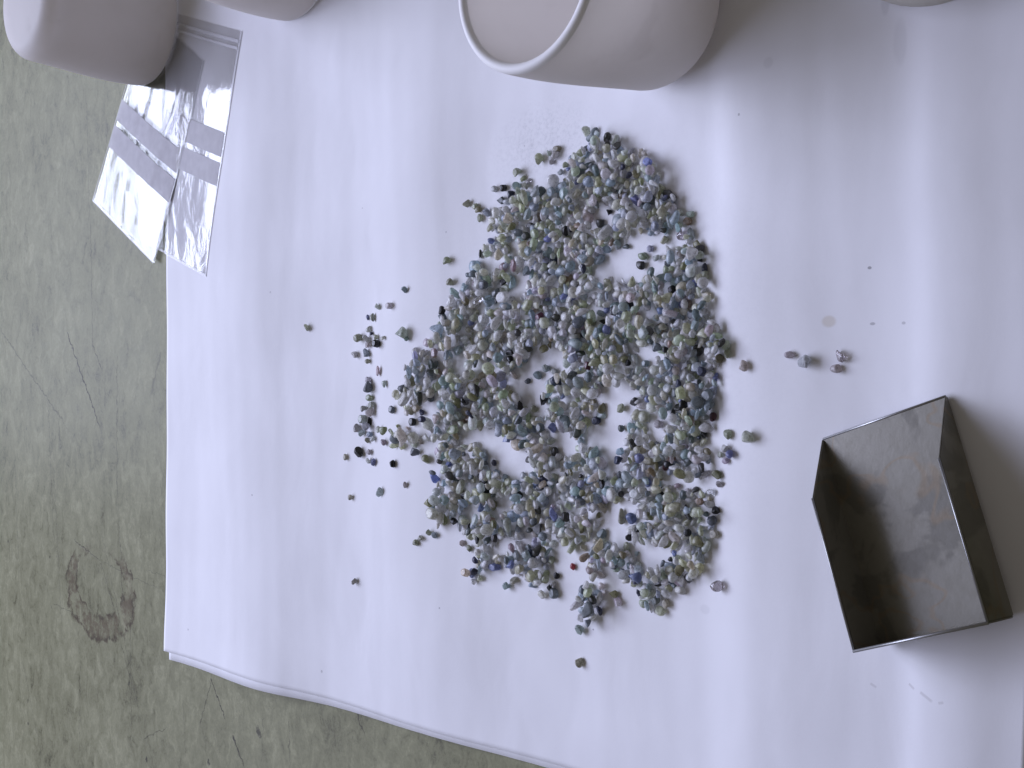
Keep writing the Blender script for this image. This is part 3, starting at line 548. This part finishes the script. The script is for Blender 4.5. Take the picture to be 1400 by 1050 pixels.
# 1. loose stones, 2. first layer of the pile, 3. second layer, 4. the pile's stones that stand out
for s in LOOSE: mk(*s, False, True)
CLS = ['grey', 'green', 'pale', 'bluegrey', 'beige', 'slate', 'lavender', 'olive', 'dark', 'brown', 'blue', 'navy', 'black', 'mauve', 'clear']
PRB = np.array([.30, .23, .12, .19, .065, .045, .025, .022, .014, .006, .011, .006, .005, .002, .008]); PRB = PRB / PRB.sum()
def scatter(n_try, dmin, named_clear, acc, zest, lo=6.5, hi=18.5, mean=13.0, pts=None):
    cell = {}; out = []
    base = list(pts or [])
    def near(x, y, d):
        k0, k1 = int(x // 12), int(y // 12)
        for a in (k0 - 1, k0, k0 + 1):
            for b in (k1 - 1, k1, k1 + 1):
                for (u, v, dd) in cell.get((a, b), ()):
                    # photo x is foreshortened
                    if ((u - x) / .86) ** 2 + (v - y) ** 2 < max(d, dd) ** 2: return True
        return False
    for (u, v, dd) in base: cell.setdefault((int(u // 12), int(v // 12)), []).append((u, v, dd))
    for k in range(n_try):
        x = rng.uniform(525, 1003); y = rng.uniform(170, 856)
        if not core(x, y, rng.uniform(3.4, 6.2)) or rng.random() > acc(x, y): continue
        if near(x, y, dmin): continue
        cell.setdefault((int(x // 12), int(y // 12)), []).append((x, y, dmin))
        w_ = float(np.clip(rng.normal(mean, 2.7), lo, hi)); a_ = math.exp(rng.normal() * .26)
        out.append((x, y, w_ / a_ ** .5, w_ * a_ ** .5, CLS[rng.choice(len(CLS), p=PRB)]))
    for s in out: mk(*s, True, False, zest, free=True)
    return out
def dens(x, y):                               # the heap is thinner on its left fringe and lower tongues
    v = noise.noise(Vector((x / 15, y / 15, 4.2)))     # small ragged voids, more of them far from the cup
    if v > (.52 if y < 480 else .40 if y < 620 else .30): return 0.0
    if x < 600 and y > 560: return .5
    return 1.0
fixed = [(s[0], s[1], 5.5 if s in LOOSE else 4.0) for s in LOOSE + PILE]
L1 = scatter(60000, 8.1, 0, dens, .0010, pts=fixed)
def deep(x, y):
    # chance of a second layer, lower towards any edge of the mass
    k = sum(in_mask(x + dx, y + dy) for dx, dy in ((13, 0), (-13, 0), (0, 13), (0, -13), (9, 9), (-9, -9), (9, -9), (-9, 9))) / 8
    return k ** 4 * {1.0: .9, .5: .25, 0.0: .0}[dens(x, y)]
L2 = scatter(26000, 9.6, 0, deep, .0022, pts=[(s[0], s[1], 7.5) for s in PILE])
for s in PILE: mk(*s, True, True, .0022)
print('stones', len(STONES), 'first', len(L1), 'second', len(L2))

# the 300 that stand out or show largest are objects, the rest is one mass
order = sorted(range(len(STONES)), key=lambda i: (not STONES[i]['named'], -STONES[i]['size'] - (60 if i >= len(LOOSE) + len(L1) else 0)))
keep = set(order[:300])
def stone_label(s):
    px, py = s['px']; c = WORD[s['cls']]; big = s['size']
    if s['cls'] == 'red': return 'tiny bright red rough gemstone lying alone in a gap beside the pile', None
    if (px, py) == (982, 801): return 'glassy colourless stone lying alone on paper near the foot of the pile', None
    if (px, py) == (418, 448): return 'greenish-grey stone farthest from the pile on the side of the plastic bags', None
    if (px, py) == (483, 795): return 'pale stone lying quite alone on paper towards the sheet edge', None
    if (px, py) == (791, 906): return 'greenish-grey stone lying alone beyond the tip of the narrow tongue of the pile', None
    if (px, py) == (792, 861): return 'pale beige stone just off the tip of the narrow tongue of the pile', None
    if (px, py) == (1098, 494): return 'angular pale beige chip in the small cluster between pile and metal scoop', None
    if (px, py) == (1078, 485): return 'small grey chip touching the beige chip between pile and metal scoop', None
    if (px, py) == (1147, 487): return 'colourless wedge-shaped crystal between pile and metal scoop', None
    if (px, py) == (1141, 504): return 'oval grey stone touching the colourless wedge near the metal scoop', None
    if (px, py) == (550, 455): return 'largest loose pale grey pebble with a small blue-grey stone against it', None
    if (px, py) == (502, 529): return 'large slate blue stone in the straggling row beside the pile', None
    if (px, py) == (1016, 500): return 'grey stone lying alone off the pile on the side of the metal scoop', None
    if (px, py) == (1024, 597): return 'largest grey stone lying off the pile on the side of the metal scoop', None
    if (px, py) == (671, 776): return 'long blue crystal sliver at the ragged lower fringe of the pile', None
    if (px, py) == (742, 546): return 'large black stone standing in a white gap inside the pile', None
    sz_ = 'large ' if big > 190 else 'small ' if big < 95 else ''
    sh_ = ' elongated' if s['long'] else ''
    if not s['pile']:
        if px > 970: w_ = 'lying just off the pile on the scoop side'
        elif px < 560 and py < 500: w_ = 'in the loose scatter between pile and plastic bags'
        elif px < 560: w_ = 'in the straggling row of stones beside the pile'
        elif py < 310 and px < 800: w_ = 'loose beside the pile tip nearest the upright cup'
        elif py > 700 and px < 720: w_ = 'loose at the ragged pile fringe away from the cups'
        else:
            gaps = {(870, 345): 'in the large white gap nearest the cup', (826, 293): 'in the slit-like white gap near the cup', (738, 520): 'in the white gap at the middle of the pile', (690, 625): 'in the long slanting white gap',
                    (835, 570): 'in the branching white gap', (897, 585): 'in the tiny gap next to the branching gap', (885, 490): 'in the small square white gap', (845, 715): 'in the white gap behind the narrow tongue', (610, 370): 'just off the pile edge towards the bags', (962, 580): 'at the pile edge facing the scoop', (760, 775): 'in the bay beside the narrow tongue'}
            w_ = gaps[min(gaps, key=lambda q: (q[0] - px) ** 2 + (q[1] - py) ** 2)]
        return sz_ + c + sh_ + ' stone ' + w_, sz_ + c + sh_ + ' stones ' + w_
    near = lambda a, b, r: (px - a) ** 2 + (py - b) ** 2 < r * r
    if py < 262: w_ = 'at the pile tip nearest the upright cup'
    elif near(870, 345, 58): w_ = 'beside the large white gap nearest the cup'
    elif near(738, 520, 55): w_ = 'beside the white gap in the middle of the pile'
    elif near(690, 625, 50): w_ = 'beside the long slanting white gap of the pile'
    elif near(840, 575, 48): w_ = 'beside the branching white gap of the pile'
    elif near(885, 490, 34): w_ = 'beside the small square gap of the pile'
    elif near(845, 715, 40): w_ = 'beside the white gap behind the narrow tongue'
    elif 775 < px < 845 and py > 770: w_ = 'in the narrow tongue of the pile'
    elif px > 930 and py < 560: w_ = 'on the pile edge before the scoop mouth'
    elif px > 925: w_ = 'on the pile edge facing the metal scoop'
    elif py > 745 and px > 845: w_ = 'in the pile corner beside the narrow tongue'
    elif py > 700: w_ = 'in the ragged pile fringe away from the cups'
    elif px < 640: w_ = 'on the pile edge facing the plastic bags'
    elif py < 470: w_ = 'in the dense pile between middle gap and cup'
    else: w_ = 'in the dense pile beyond the middle gap'
    return (sz_ + c + sh_ + ' stone ' + w_), (sz_ + c + sh_ + ' stones ' + w_)
def set_cols(me, cols):
    a = me.color_attributes.new('Col', 'FLOAT_COLOR', 'POINT'); a.data.foreach_set('color', cols.astype(np.float32).ravel())
def vcol(s, n): 
    c = np.ones((n, 4)); V = s['V'] / np.abs(s['V']).max(); d_ = rng.normal(size=3)
    k = 1 + .14 * np.clip(V @ d_, -1, 1); c[:, :3] = s['col'][None] * k[:, None]; return np.clip(c, 0, .9)
nv = len(IV)
IFl = IF.tolist()
for i in order[:300]:
    s = STONES[i]
    me = bpy.data.meshes.new('rough_gemstone'); me.from_pydata(s['V'].tolist(), [], IFl); me.update()
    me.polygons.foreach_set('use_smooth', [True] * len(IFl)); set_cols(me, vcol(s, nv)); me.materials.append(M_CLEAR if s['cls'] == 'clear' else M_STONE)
    o = bpy.data.objects.new('rough_gemstone', me); COL.objects.link(o); o.location = s['p']
    lb, gr = stone_label(s); tag(o, lb, 'gemstone', gr)
rest = [STONES[i] for i in range(len(STONES)) if i not in keep]
for s in rest: s['V'] = s['V'][NEAR2]
nv = len(IV2); AV = np.concatenate([s['V'] + np.array(s['p']) for s in rest]); AF = np.concatenate([IF2 + k * nv for k in range(len(rest))])
me = bpy.data.meshes.new('gemstone_pile'); me.vertices.add(len(AV)); me.vertices.foreach_set('co', AV.astype(np.float32).ravel())
me.loops.add(AF.size); me.loops.foreach_set('vertex_index', AF.astype(np.int32).ravel())
me.polygons.add(len(AF)); me.polygons.foreach_set('loop_start', np.arange(0, AF.size, 3, dtype=np.int32)); me.polygons.foreach_set('loop_total', np.full(len(AF), 3, np.int32))
me.update(calc_edges=True); me.validate(); me.polygons.foreach_set('use_smooth', [True] * len(me.polygons))
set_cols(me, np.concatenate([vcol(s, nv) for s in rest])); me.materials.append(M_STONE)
o = bpy.data.objects.new('gemstone_pile', me); COL.objects.link(o)
tag(o, 'mass of small grey, greenish and bluish rough gemstones spread over the white paper', 'gemstones', kind='stuff')
